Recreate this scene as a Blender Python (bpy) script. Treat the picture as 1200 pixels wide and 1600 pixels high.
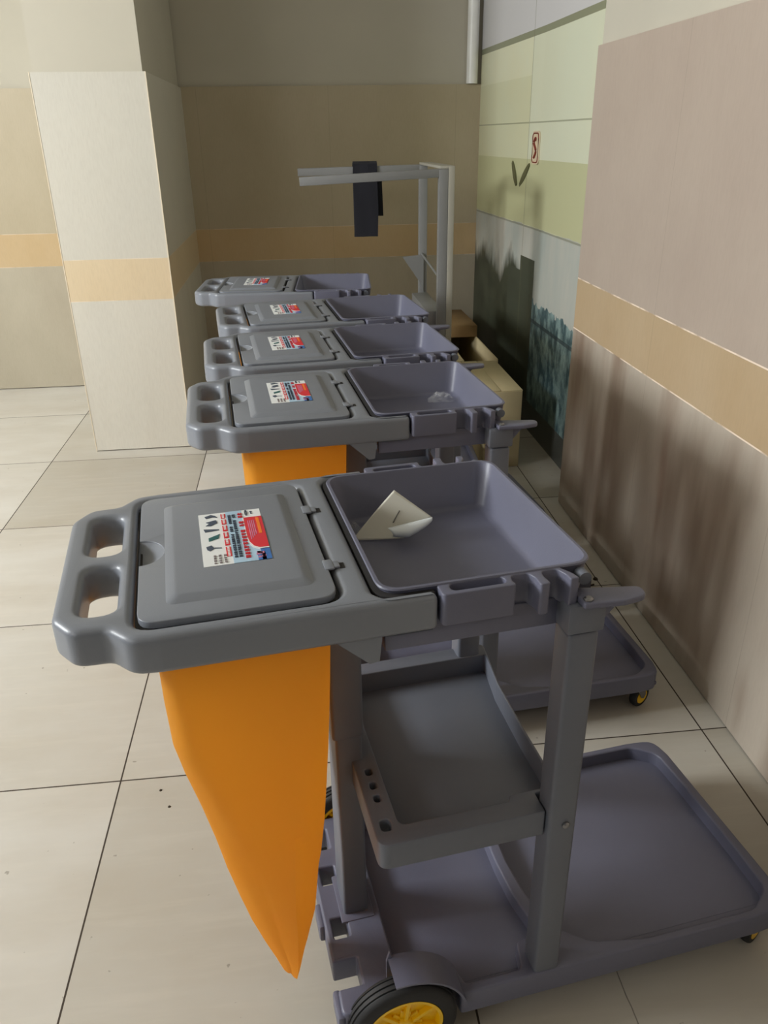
import bpy, bmesh, math, random
from mathutils import Matrix, Vector

# ------------------------------------------------------------------ clear
for o in list(bpy.data.objects):
    bpy.data.objects.remove(o)
scene = bpy.context.scene
COL = scene.collection

# ------------------------------------------------------------------ camera
CAM_H = 1.53
F_PX = 1235.72
cam_d = bpy.data.cameras.new('camera')
cam_d.sensor_fit = 'VERTICAL'
cam_d.sensor_height = 36.0
cam_d.lens = F_PX / 1600 * 36.0
cam_d.clip_start = 0.02
cam = bpy.data.objects.new('camera', cam_d)
COL.objects.link(cam)


def _n(v):
    return Vector(v).normalized()


vY = _n((-150, -585, F_PX))
vZ = -_n((40, 2600, F_PX))
vX = vY.cross(vZ).normalized()
# rows of world-from-camera (camera: x right, y down, z forward)
right = Vector((vX[0], vY[0], vZ[0]))
down = Vector((vX[1], vY[1], vZ[1]))
fwd = Vector((vX[2], vY[2], vZ[2]))
m = Matrix.Identity(4)
for i in range(3):
    m[i][0] = right[i]
    m[i][1] = -down[i]
    m[i][2] = -fwd[i]
    m[i][3] = (0, 0, CAM_H)[i]
cam.matrix_world = m
scene.camera = cam

# ------------------------------------------------------------------ world, lights, exposure
scene.view_settings.view_transform = 'Standard'
scene.view_settings.look = 'None'
scene.view_settings.exposure = 0.0
scene.view_settings.gamma = 1.0
scene.view_settings.use_curve_mapping = False

world = bpy.data.worlds.new('world')
scene.world = world
world.use_nodes = True
bg = world.node_tree.nodes['Background']
bg.inputs[0].default_value = (0.78, 0.86, 1.0, 1)
bg.inputs[1].default_value = 0.10


def area(name, loc, target, size, power, color):
    d = bpy.data.lights.new(name, 'AREA')
    d.shape = 'RECTANGLE'
    d.size, d.size_y = size
    d.energy = power
    d.color = color
    o = bpy.data.objects.new(name, d)
    COL.objects.link(o)
    o.location = loc
    o.rotation_euler = (Vector(target) - Vector(loc)).to_track_quat('-Z', 'Y').to_euler()
    return o


# the corridor lamp far to the left, behind the pier's corner
area('corridor_lamp', (-4.3, 1.7, 2.55), (0.2, 3.2, 0.7), (1.5, 0.9), 232, (0.96, 0.99, 1.0))
# weak fill added at the front left to brighten the bag fronts
area('front_left_fill', (-3.2, -1.4, 2.7), (-0.3, 1.1, 0.5), (1.4, 0.8), 27, (1.0, 0.99, 0.96))


# ------------------------------------------------------------------ material helpers
def new_mat(name):
    mt = bpy.data.materials.new(name)
    mt.use_nodes = True
    nt = mt.node_tree
    return mt, nt, nt.nodes['Principled BSDF']


class NT:
    """tiny node-expression helper"""
    def __init__(self, nt):
        self.nt = nt

    def node(self, t, **kw):
        n = self.nt.nodes.new(t)
        for k, v in kw.items():
            setattr(n, k, v)
        return n

    def put(self, sock, v):
        if isinstance(v, (int, float)):
            sock.default_value = v
        elif isinstance(v, tuple):
            sock.default_value = v if len(v) == 4 or len(v) == len(sock.default_value) else (*v, 1)
        else:
            self.nt.links.new(v, sock)

    def math(self, op, a, b=0.0, c=None):
        n = self.node('ShaderNodeMath', operation=op)
        self.put(n.inputs[0], a)
        self.put(n.inputs[1], b)
        if c is not None:
            self.put(n.inputs[2], c)
        return n.outputs[0]

    def mix(self, f, a, b, blend='MIX'):
        n = self.node('ShaderNodeMix', data_type='RGBA', blend_type=blend)
        self.put(n.inputs[0], f)
        self.put(n.inputs[6], a)
        self.put(n.inputs[7], b)
        return n.outputs[2]

    def pos(self):
        g = self.node('ShaderNodeNewGeometry')
        s = self.node('ShaderNodeSeparateXYZ')
        self.nt.links.new(g.outputs['Position'], s.inputs[0])
        return g.outputs['Position'], s.outputs[0], s.outputs[1], s.outputs[2]

    def noise(self, vec, scale, detail=3.0, rough=0.5, scl=None):
        if scl:
            mp = self.node('ShaderNodeMapping')
            self.nt.links.new(vec, mp.inputs[0])
            mp.inputs['Scale'].default_value = scl
            vec = mp.outputs[0]
        n = self.node('ShaderNodeTexNoise')
        self.nt.links.new(vec, n.inputs['Vector'])
        n.inputs['Scale'].default_value = scale
        n.inputs['Detail'].default_value = detail
        n.inputs['Roughness'].default_value = rough
        return n.outputs[0]

    def ramp(self, v, lo, hi):
        n = self.node('ShaderNodeMapRange')
        n.clamp = True
        self.put(n.inputs[0], v)
        n.inputs[1].default_value = lo
        n.inputs[2].default_value = hi
        return n.outputs[0]

    def line(self, coord, origin, period, width):
        """1 on a joint line of given width, repeated every period"""
        a = self.math('SUBTRACT', coord, origin - period / 2)
        a = self.math('DIVIDE', a, period)
        a = self.math('FRACT', a)
        a = self.math('SUBTRACT', a, 0.5)
        a = self.math('ABSOLUTE', a)
        return self.math('LESS_THAN', a, width / 2 / period)

    def at(self, coord, p, width):
        a = self.math('ABSOLUTE', self.math('SUBTRACT', coord, p))
        return self.math('LESS_THAN', a, width / 2)

    def between(self, coord, a, b):
        return self.math('MULTIPLY', self.math('GREATER_THAN', coord, a), self.math('LESS_THAN', coord, b))

    def bump(self, bsdf, h, strength, dist=0.01):
        b = self.node('ShaderNodeBump')
        b.inputs['Strength'].default_value = strength
        b.inputs['Distance'].default_value = dist
        self.nt.links.new(h, b.inputs['Height'])
        self.nt.links.new(b.outputs[0], bsdf.inputs['Normal'])


def simple(name, color, rough=0.5, metal=0.0, bump=0.0, bscale=300.0, var=0.06, vscale=6.0, alpha=None, spec=None, trans=0.0):
    mt, nt, bs = new_mat(name)
    k = NT(nt)
    tc = k.node('ShaderNodeTexCoord').outputs['Object']
    n = k.noise(tc, vscale, 4)
    f = k.ramp(n, 0.3, 0.7)
    c0 = tuple(max(0, c * (1 - var)) for c in color)
    c1 = tuple(min(1, c * (1 + var)) for c in color)
    k.put(bs.inputs['Base Color'], k.mix(f, (*c0, 1), (*c1, 1)))
    bs.inputs['Roughness'].default_value = rough
    bs.inputs['Metallic'].default_value = metal
    if spec is not None:
        bs.inputs['Specular IOR Level'].default_value = spec
    if trans:
        bs.inputs['Transmission Weight'].default_value = trans
    if bump:
        k.bump(bs, k.noise(tc, bscale, 2), bump, 0.001)
    if alpha is not None:
        bs.inputs['Alpha'].default_value = alpha
    return mt


def srgb(r, g, b):
    def f(c):
        c /= 255
        return c / 12.92 if c <= 0.04045 else ((c + 0.055) / 1.055) ** 2.4
    return (f(r), f(g), f(b))


def wall_tile_mat(name, axis, upper, stripe, lower, joint_o, streak=0.35, rough=0.45):
    mt, nt, bs = new_mat(name)
    k = NT(nt)
    P, x, y, z = k.pos()
    h = (x, y)[axis]
    col = k.mix(k.math('GREATER_THAN', z, 0.8), (*lower, 1), (*stripe, 1))
    col = k.mix(k.math('GREATER_THAN', z, 1.0), col, (*upper, 1))
    # long soft vertical veins and cloudiness in the glaze
    scl = (1, 1, 0.22)
    v = k.ramp(k.noise(P, 5.0, 3, 0.55, scl), 0.48, 0.72)
    v = k.math('MULTIPLY', v, k.math('LESS_THAN', z, 0.8))
    col = k.mix(k.math('MULTIPLY', v, streak), col, (*srgb(120, 88, 66), 1))
    cl = k.ramp(k.noise(P, 2.3, 4, 0.6, (1, 1, 0.6)), 0.3, 0.75)
    col = k.mix(k.math('MULTIPLY', cl, 0.16), col, (*srgb(235, 225, 205), 1))
    fine = k.noise(P, 160, 2, 0.6, (1, 1, 0.15))
    col = k.mix(k.math('MULTIPLY', k.ramp(fine, 0.4, 0.8), 0.08), col, (*srgb(110, 90, 70), 1))
    # fine joints
    jz = k.math('ADD', k.at(z, 0.8, 0.0045), k.at(z, 1.0, 0.0045))
    wob = k.ramp(k.noise(P, 9.0, 3), 0.4, 0.55)
    col = k.mix(k.math('MULTIPLY', jz, k.math('MULTIPLY', wob, 1.0 if axis == 1 else 0.3)), col, (*srgb(246, 228, 208), 1))
    jh = k.line(h, joint_o, 0.8, 0.0025)
    col = k.mix(k.math('MULTIPLY', jh, 0.25), col, (*srgb(105, 92, 75), 1))
    k.put(bs.inputs['Base Color'], col)
    bs.inputs['Roughness'].default_value = rough
    k.bump(bs, k.noise(P, 60, 3), 0.06, 0.002)
    return mt


def plaster_mat(name, color):
    mt, nt, bs = new_mat(name)
    k = NT(nt)
    P, x, y, z = k.pos()
    n = k.ramp(k.noise(P, 1.6, 4), 0.3, 0.7)
    c1 = tuple(c * 0.92 for c in color)
    k.put(bs.inputs['Base Color'], k.mix(n, (*color, 1), (*c1, 1)))
    bs.inputs['Roughness'].default_value = 0.85
    k.bump(bs, k.noise(P, 90, 3), 0.08, 0.002)
    return mt


def floor_mat():
    mt, nt, bs = new_mat('floor_tiles')
    k = NT(nt)
    P, x, y, z = k.pos()
    X0, Y0, S = 0.262, 1.652, 0.802
    ix = k.math('FLOOR', k.math('DIVIDE', k.math('SUBTRACT', x, X0), S))
    iy = k.math('FLOOR', k.math('DIVIDE', k.math('SUBTRACT', y, Y0), S))
    cv = k.node('ShaderNodeCombineXYZ')
    nt.links.new(ix, cv.inputs[0])
    nt.links.new(iy, cv.inputs[1])
    wn = k.node('ShaderNodeTexWhiteNoise')
    nt.links.new(cv.outputs[0], wn.inputs['Vector'])
    base = k.mix(wn.outputs[0], (*srgb(186, 181, 170), 1), (*srgb(217, 214, 207), 1))
    cl = k.ramp(k.noise(P, 2.2, 5, 0.6, (0.6, 1.4, 1)), 0.35, 0.72)
    base = k.mix(k.math('MULTIPLY', cl, 0.38), base, (*srgb(164, 150, 126), 1))
    st = k.ramp(k.noise(P, 26, 3, 0.6, (0.12, 1, 1)), 0.5, 0.85)
    base = k.mix(k.math('MULTIPLY', st, 0.18), base, (*srgb(228, 222, 208), 1))
    sp = k.ramp(k.noise(P, 38, 2, 0.5), 0.735, 0.76)
    base = k.mix(k.math('MULTIPLY', sp, 0.5), base, (*srgb(95, 85, 70), 1))
    j = k.math('MAXIMUM', k.line(x, X0, S, 0.0042), k.line(y, Y0, S, 0.0042))
    crack = k.math('MULTIPLY', k.at(k.math('ADD', x, k.math('MULTIPLY', k.noise(P, 8), 0.012)), 0.566, 0.0025), k.math('LESS_THAN', y, 1.15))
    j = k.math('MAXIMUM', j, k.math('MULTIPLY', crack, 0.6))
    col = k.mix(j, base, (*srgb(62, 52, 42), 1))
    k.put(bs.inputs['Base Color'], col)
    r = k.math('ADD', 0.33, k.math('MULTIPLY', k.noise(P, 7, 3), 0.25))
    k.put(bs.inputs['Roughness'], k.math('MAXIMUM', r, k.math('MULTIPLY', j, 0.9)))
    k.bump(bs, k.math('MULTIPLY', j, -1.0), 0.4, 0.002)
    return mt


def mural_mat():
    """painted tile mural: pale sky, sage band, misty grey, dark low area and teal water"""
    mt, nt, bs = new_mat('mural_paint')
    k = NT(nt)
    P, x, y, z = k.pos()
    sage = srgb(190, 190, 146)
    pale = srgb(220, 222, 194)
    mist = srgb(196, 194, 184)
    n1 = k.noise(P, 2.2, 5, 0.6)
    col = k.mix(k.ramp(n1, 0.3, 0.7), (*pale, 1), (*srgb(222, 218, 184), 1))
    # right tile column is cooler
    col = k.mix(k.math('MULTIPLY', k.math('LESS_THAN', y, 4.48), 0.5), col, (*srgb(212, 218, 198), 1))
    # sage band between the pale tiles and the misty ones
    sg = k.between(z, 1.085, 1.41)
    sg2 = k.math('MULTIPLY', k.between(z, 1.085, 1.80), k.math('GREATER_THAN', y, 4.48))
    col = k.mix(k.math('MULTIPLY', sg, 0.85), col, (*sage, 1))
    col = k.mix(k.math('MULTIPLY', sg2, 0.3), col, (*sage, 1))
    # top strip of grey-white, its edge rising and falling a little
    col = k.mix(k.math('GREATER_THAN', z, 1.985), col, (*srgb(206, 204, 204), 1))
    col = k.mix(k.at(z, 1.985, 0.03), col, (*srgb(140, 142, 116), 1))
    low = k.math('LESS_THAN', z, k.math('ADD', 1.07, k.math('MULTIPLY', k.noise(P, 6, 2), 0.03)))
    mst = k.mix(k.ramp(k.noise(P, 5, 4, 0.6, (1, 1, 0.3)), 0.35, 0.7), (*mist, 1), (*srgb(172, 180, 174), 1))
    col = k.mix(low, col, mst)
    # dark area low on the far half, with an uneven upper edge
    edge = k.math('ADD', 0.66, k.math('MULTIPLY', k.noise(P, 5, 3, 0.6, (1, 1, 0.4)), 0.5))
    low_dark = k.math('MULTIPLY', k.ramp(k.math('SUBTRACT', edge, z), 0.0, 0.12), k.ramp(y, 4.2, 4.3))
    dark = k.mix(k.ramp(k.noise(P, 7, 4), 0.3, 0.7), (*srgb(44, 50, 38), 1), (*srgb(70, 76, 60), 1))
    col = k.mix(low_dark, col, dark)
    # two dark upright blocks
    t1 = k.math('MULTIPLY', k.between(y, 4.25, 4.50), k.math('LESS_THAN', z, 0.92))
    t2 = k.math('MULTIPLY', k.between(y, 4.50, 4.72), k.math('LESS_THAN', z, 0.84))
    tw = k.math('MAXIMUM', t1, t2)
    col = k.mix(tw, col, (*srgb(66, 72, 60), 1))
    # teal water with foliage at the near side
    wedge = k.math('ADD', 0.66, k.math('MULTIPLY', k.noise(P, 14, 2), 0.10))
    wat = k.math('MULTIPLY', k.math('LESS_THAN', z, wedge), k.math('LESS_THAN', y, 4.25))
    wc = k.mix(k.ramp(k.noise(P, 16, 4, 0.65, (1, 1, 0.55)), 0.42, 0.66), (*srgb(66, 92, 98), 1), (*srgb(150, 176, 174), 1))
    wc = k.mix(k.math('MULTIPLY', k.at(z, 0.61, 0.02), 0.7), wc, (*srgb(40, 56, 64), 1))
    col = k.mix(wat, col, wc)
    col = k.mix(k.math('LESS_THAN', z, 0.16), col, (*srgb(82, 84, 80), 1))
    # tile joints
    j = k.math('MAXIMUM', k.at(y, 4.48, 0.008), k.at(z, 1.583, 0.007))
    j = k.math('MAXIMUM', j, k.at(z, 1.078, 0.01))
    col = k.mix(k.math('MULTIPLY', j, 0.55), col, (*srgb(112, 112, 84), 1))
    k.put(bs.inputs['Base Color'], col)
    bs.inputs['Roughness'].default_value = 0.35
    return mt


# ------------------------------------------------------------------ geometry helpers
def finish(name, me, mats, parent=None, smooth=40):
    if not isinstance(mats, (list, tuple)):
        mats = [mats]
    for mt in mats:
        me.materials.append(mt)
    if smooth:
        for p in me.polygons:
            p.use_smooth = True
        bm = bmesh.new()
        bm.from_mesh(me)
        lim = math.radians(smooth)
        for e in bm.edges:
            if len(e.link_faces) == 2 and e.calc_face_angle(0) > lim:
                e.smooth = False
        bm.to_mesh(me)
        bm.free()
    me.name = name
    o = bpy.data.objects.new(name, me)
    COL.objects.link(o)
    if parent:
        o.parent = parent
    return o


class MB:
    """collects shapes into one mesh"""
    def __init__(self):
        self.bm = bmesh.new()
        self.mi = 0

    def add(self, me, mat=None):
        n0 = len(self.bm.faces)
        if mat is not None:
            me.transform(mat)
        self.bm.from_mesh(me)
        self.bm.faces.ensure_lookup_table()
        for f in self.bm.faces[n0:]:
            f.material_index = self.mi
        bpy.data.meshes.remove(me)
        return self

    def box(self, x0, x1, y0, y1, z0, z1, bev=0.0, seg=2, mat=None):
        b = bmesh.new()
        bmesh.ops.create_cube(b, size=1.0)
        for v in b.verts:
            v.co = Vector(((x0 + x1) / 2 + v.co.x * (x1 - x0), (y0 + y1) / 2 + v.co.y * (y1 - y0), (z0 + z1) / 2 + v.co.z * (z1 - z0)))
        if bev > 0:
            bmesh.ops.bevel(b, geom=list(b.edges), offset=bev, segments=seg, affect='EDGES', profile=0.5)
        me = bpy.data.meshes.new('t')
        b.to_mesh(me)
        b.free()
        return self.add(me, mat)

    def plate(self, outline, holes, z0, z1, bev, mat=None, res=2):
        return self.add(plate_mesh(outline, holes, z0, z1, bev, res), mat)

    def loft(self, rings, cap0=False, cap1=False):
        bm = self.bm
        vr = [[bm.verts.new(p) for p in r] for r in rings]
        n = len(rings[0])
        for a, b in zip(vr[:-1], vr[1:]):
            for i in range(n):
                f = bm.faces.new((a[i], a[(i + 1) % n], b[(i + 1) % n], b[i]))
                f.material_index = self.mi
        if cap0:
            bm.faces.new(list(reversed(vr[0]))).material_index = self.mi
        if cap1:
            bm.faces.new(vr[-1]).material_index = self.mi
        return self

    def prism(self, pts, axis, a0, a1):
        """polygon pts in the plane normal to axis (0 x,1 y,2 z), extruded a0..a1"""
        def P(p, a):
            if axis == 0:
                return (a, p[0], p[1])
            if axis == 1:
                return (p[0], a, p[1])
            return (p[0], p[1], a)
        return self.loft([[P(p, a0) for p in pts], [P(p, a1) for p in pts]], True, True)

    def lathe(self, prof, center, axis, n=32):
        """prof list of (r, a) along axis"""
        rings = []
        for r, a in prof:
            ring = []
            for i in range(n):
                t = 2 * math.pi * i / n
                c, s = r * math.cos(t), r * math.sin(t)
                if axis == 1:
                    ring.append((center[0] + c, center[1] + a, center[2] + s))
                elif axis == 2:
                    ring.append((center[0] + c, center[1] + s, center[2] + a))
                else:
                    ring.append((center[0] + a, center[1] + c, center[2] + s))
            rings.append(ring)
        return self.loft(rings, True, True)

    def tube(self, pts, r, n=8):
        pts = [Vector(p) for p in pts]
        rings = []
        for i, p in enumerate(pts):
            d = (pts[min(i + 1, len(pts) - 1)] - pts[max(i - 1, 0)]).normalized()
            q = d.to_track_quat('Z', 'Y')
            rings.append([tuple(p + q @ Vector((r * math.cos(2 * math.pi * j / n), r * math.sin(2 * math.pi * j / n), 0))) for j in range(n)])
        return self.loft(rings, True, True)

    def build(self, name, mats, parent=None, smooth=40, fix=True):
        if fix:
            bmesh.ops.recalc_face_normals(self.bm, faces=list(self.bm.faces))
        me = bpy.data.meshes.new(name)
        self.bm.to_mesh(me)
        self.bm.free()
        return finish(name, me, mats, parent, smooth)


def fillet(pts, seg=6):
    """pts: (x, y, radius) -> rounded polygon"""
    out = []
    n = len(pts)
    for i in range(n):
        x, y, r = pts[i]
        p = Vector((x, y))
        a = Vector(pts[i - 1][:2])
        b = Vector(pts[(i + 1) % n][:2])
        if r <= 0:
            out.append((x, y))
            continue
        da, db = (a - p), (b - p)
        la, lb = da.length, db.length
        da.normalize()
        db.normalize()
        ang = da.angle(db)
        d = min(r / math.tan(ang / 2), la * 0.49, lb * 0.49)
        p0, p1 = p + da * d, p + db * d
        for j in range(seg + 1):
            t = j / seg
            q = p0 * (1 - t) ** 2 + p * 2 * t * (1 - t) + p1 * t ** 2
            out.append((q.x, q.y))
    return out


def rrect(x0, x1, y0, y1, r, seg=6):
    return fillet([(x0, y0, r), (x1, y0, r), (x1, y1, r), (x0, y1, r)], seg)


def plate_mesh(outline, holes, z0, z1, bev, res=2):
    cu = bpy.data.curves.new('tmp', 'CURVE')
    cu.dimensions = '2D'
    cu.fill_mode = 'BOTH'
    for loop in [outline] + list(holes):
        sp = cu.splines.new('POLY')
        sp.points.add(len(loop) - 1)
        for i, p in enumerate(loop):
            sp.points[i].co = (p[0], p[1], 0, 1)
        sp.use_cyclic_u = True
    cu.bevel_depth = bev
    cu.bevel_resolution = res
    cu.offset = -bev
    cu.extrude = max((z1 - z0) / 2 - bev, 0)
    ob = bpy.data.objects.new('tmp', cu)
    COL.objects.link(ob)
    dg = bpy.context.evaluated_depsgraph_get()
    dg.update()
    me = bpy.data.meshes.new_from_object(ob.evaluated_get(dg))
    bpy.data.objects.remove(ob)
    bpy.data.curves.remove(cu)
    me.materials.clear()
    me.transform(Matrix.Translation((0, 0, (z0 + z1) / 2)))
    b = bmesh.new()
    b.from_mesh(me)
    bmesh.ops.remove_doubles(b, verts=list(b.verts), dist=1e-5)
    b.to_mesh(me)
    b.free()
    return me


def tag(o, label=None, cat=None, group=None, kind=None):
    if label:
        o['label'] = label
    if cat:
        o['category'] = cat
    if group:
        o['group'] = group
    if kind:
        o['kind'] = kind
    return o


def empty(name, loc=(0, 0, 0), rz=0.0):
    o = bpy.data.objects.new(name, None)
    o.empty_display_size = 0.1
    COL.objects.link(o)
    o.location = loc
    o.rotation_euler = (0, 0, rz)
    return o


def copy_tree(o, parent=None):
    c = o.copy()
    COL.objects.link(c)
    if parent:
        c.parent = parent
    for ch in [x for x in KIDS.get(o.name, [])]:
        k = copy_tree(ch, c)
    return c


KIDS = {}


def index_kids():
    KIDS.clear()
    for o in bpy.data.objects:
        if o.parent:
            KIDS.setdefault(o.parent.name, []).append(o)


def mirror_y(pts):
    return [(x, -y) for x, y in reversed(pts)]


# ------------------------------------------------------------------ setting
M_floor = floor_mat()
M_wr = wall_tile_mat('right_wall_tiles', 1, srgb(178, 162, 149), srgb(184, 159, 124), srgb(182, 171, 157), 1.655, 0.7)
M_wb = wall_tile_mat('back_wall_tiles', 0, srgb(176, 163, 136), srgb(192, 164, 120), srgb(172, 163, 143), 0.26, 0.12)
M_wp = wall_tile_mat('pier_tiles', 0, srgb(202, 198, 186), srgb(212, 192, 158), srgb(206, 202, 190), -1.3, 0.1)
M_pl = plaster_mat('plaster', srgb(196, 190, 174))
M_ceil = plaster_mat('ceiling_paint', srgb(220, 216, 205))
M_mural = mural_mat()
M_trim = simple('tile_edge', srgb(225, 212, 188), 0.5)
M_strip = simple('white_strip_paint', srgb(245, 245, 240), 0.35)
ZT, ZC = 1.815, 2.95


def struct(name, mb, mat, smooth=0, kind='structure'):
    o = mb.build(name, mat, None, smooth)
    o['kind'] = kind
    return o


struct('floor', MB().box(-6.5, 1.40, -3.0, 5.75, -0.08, 0.0), M_floor)
struct('ceiling', MB().box(-6.5, 1.40, -3.0, 5.75, ZC, ZC + 0.08), M_ceil)

# right wall: tiled dado standing proud of the plaster above it, then the jog to the mural
mb = MB()
mb.box(1.135, 1.40, -3.0, 3.20, 0.005, ZT)
mb.box(1.150, 1.40, -3.0, 3.20, 0.0, 0.005)
mb.box(1.150, 1.40, -3.0, 3.20, ZT, ZC)
wr = mb.build('wall_right', [M_wr, M_pl], None, 0)
for p in wr.data.polygons:
    if p.center.z > ZT + 0.001:
        p.material_index = 1
wr['kind'] = 'structure'

# back wall
mb = MB()
mb.box(-6.5, 1.40, 5.50, 5.75, 0.006, ZT)
mb.box(-6.5, 1.40, 5.52, 5.75, 0.0, 0.006)
mb.box(-6.5, 1.40, 5.52, 5.75, ZT, ZC)
wb = mb.build('wall_back', [M_wb, M_pl], None, 0)
for p in wb.data.polygons:
    if p.center.z > ZT + 0.001:
        p.material_index = 1
wb['kind'] = 'structure'

# pier projecting from the back wall
mb = MB()
mb.box(-1.135, -0.625, 4.18, 5.50, 0.006, 1.81)
mb.box(-1.12, -0.64, 4.20, 5.50, 0.0, 0.006)
mb.box(-1.122, -0.640, 4.20, 5.50, 1.81, ZC)
wp = mb.build('wall_pier', [M_wp, M_pl], None, 0)
for p in wp.data.polygons:
    if p.center.z > ZT + 0.001:
        p.material_index = 1
wp['kind'] = 'structure'

# mural wall beyond the jog
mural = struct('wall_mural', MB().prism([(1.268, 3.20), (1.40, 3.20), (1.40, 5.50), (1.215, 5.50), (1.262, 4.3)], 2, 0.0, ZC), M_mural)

# slim trims: tile edge beads
struct('trim_1', MB().box(-1.1365, -1.1325, 4.1785, 4.1825, 0.0, 1.81), M_trim)
struct('trim_2', MB().box(-0.6275, -0.6225, 4.1775, 4.1825, 0.0, 1.81), M_trim)
struct('trim_3', MB().lathe([(0.035, ZT + 0.002), (0.035, ZC)], (1.155, 5.49, 0), 2, 20), M_strip, 40)  # white upright round strip in the back corner, above the tiles

# painted leaves of the mural (flat paint on the tiles)
M_leaf = simple('leaf_paint', srgb(92, 92, 62), 0.4)


def leaf_shape(ya, za, yb, zb, w):
    pts = []
    d = Vector((yb - ya, zb - za))
    nrm = Vector((-d.y, d.x)).normalized()
    N = 8
    up, dn = [], []
    for i in range(N + 1):
        t = i / N
        ww = w * math.sin(math.pi * (0.12 + 0.8 * t)) ** 0.8
        c = Vector((ya, za)) + d * t
        up.append(tuple(c + nrm * ww))
        dn.append(tuple(c - nrm * ww))
    return up + dn[::-1]


mb = MB()
mb.prism(leaf_shape(4.74, 1.39, 4.64, 1.275, 0.022), 0, 1.240, 1.252)
mb.prism(leaf_shape(4.60, 1.275, 4.43, 1.385, 0.020), 0, 1.250, 1.262)
lf = mb.build('painted_leaves', M_leaf, mural, 0)

# little oval wall plaque with a red curl
pl = empty('wall_plaque', (1.261, 4.345, 1.465))
tag(pl, 'small cream wall plaque with a dark red border and curl on the mural', 'plaque')
M_cream = simple('plaque_cream', srgb(214, 196, 166), 0.4)
M_red = simple('plaque_red', srgb(124, 54, 40), 0.45)
mb = MB()
mb.prism(rrect(-0.062, 0.062, -0.078, 0.078, 0.03), 0, -0.006, 0.0)
mb.build('backing', M_cream, pl, 40)
mb = MB()


def loop_path(w, h, r):
    p = rrect(-w, w, -h, h, r, 4)
    return [(-0.0065, a, b) for a, b in p] + [(-0.0065, p[0][0], p[0][1])]


mb.tube(loop_path(0.052, 0.068, 0.024), 0.0035, 6)
mb.build('border', M_red, pl, 40)
curl = [(-0.0065, 0.022 * math.sin(t * 2 * math.pi * 1.1) * (1 - 0.1 * t), 0.045 - 0.09 * t) for t in [i / 16 for i in range(17)]]
mb = MB()
mb.tube(curl, 0.008, 6)
mb.lathe([(0.010, -0.007), (0.010, -0.004)], (0, -0.005, 0.04), 0, 12)
mb.lathe([(0.010, -0.007), (0.010, -0.004)], (0, 0.005, -0.04), 0, 12)
mb.build('emblem', M_red, pl, 40)

# ------------------------------------------------------------------ cart materials
M_grey = simple('grey_plastic', srgb(122, 126, 134), 0.36, bump=0.15, bscale=500, var=0.03)
M_post = simple('post_plastic', srgb(102, 106, 116), 0.45, bump=0.15, bscale=450, var=0.04)
M_dark = simple('slate_plastic', srgb(99, 100, 117), 0.42, bump=0.18, bscale=450, var=0.05)
M_groove = simple('gap_shade', srgb(40, 38, 38), 0.8)  # near-black tone standing in for the shade in gaps and slots
M_black = simple('black_rubber', srgb(30, 30, 31), 0.65, bump=0.2, bscale=200)
M_yel = simple('yellow_plastic', srgb(246, 196, 10), 0.35)
M_steel = simple('zinc_steel', srgb(140, 140, 142), 0.35, metal=0.9)
M_white = simple('sticker_white', srgb(226, 228, 228), 0.5, var=0.01)
M_lblue = simple('sticker_pale_blue', srgb(168, 196, 216), 0.5, var=0.06, vscale=20)
M_mblue = simple('sticker_blue', srgb(60, 110, 176), 0.5, var=0.2, vscale=30)
M_sred = simple('sticker_red', srgb(206, 44, 56), 0.5, var=0.06)
M_spink = simple('sticker_pink', srgb(196, 120, 150), 0.5, var=0.15, vscale=60)
M_sora = simple('sticker_orange', srgb(232, 120, 40), 0.5)
M_ink = simple('sticker_ink', srgb(66, 76, 92), 0.6)
M_greyink = simple('sticker_grey_ink', srgb(150, 140, 140), 0.6)
M_tealink = simple('sticker_teal', srgb(36, 92, 92), 0.6)


def bag_mat():
    mt, nt, bs = new_mat('orange_bag_cloth')
    k = NT(nt)
    tc = k.node('ShaderNodeTexCoord').outputs['Object']
    n = k.ramp(k.noise(tc, 5, 4), 0.3, 0.7)
    k.put(bs.inputs['Base Color'], k.mix(n, (*srgb(255, 172, 40), 1), (*srgb(255, 180, 52), 1)))
    bs.inputs['Roughness'].default_value = 0.62
    tr = nt.nodes.new('ShaderNodeBsdfTranslucent')
    tr.inputs['Color'].default_value = (*srgb(255, 206, 110), 1)
    mx = nt.nodes.new('ShaderNodeMixShader')
    mx.inputs[0].default_value = 0.58
    nt.links.new(bs.outputs[0], mx.inputs[1])
    nt.links.new(tr.outputs[0], mx.inputs[2])
    nt.links.new(mx.outputs[0], nt.nodes['Material Output'].inputs['Surface'])
    w = k.noise(tc, 7, 3, 0.6, (1, 1, 0.6))
    f = k.noise(tc, 700, 2)
    k.bump(bs, k.math('ADD', k.math('MULTIPLY', w, 1.0), k.math('MULTIPLY', f, 0.02)), 0.3, 0.02)
    return mt


M_bag = bag_mat()

# ------------------------------------------------------------------ the cart
ZTOP = 0.97
GROUP = 'janitor carts lined up along the wall'


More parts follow.
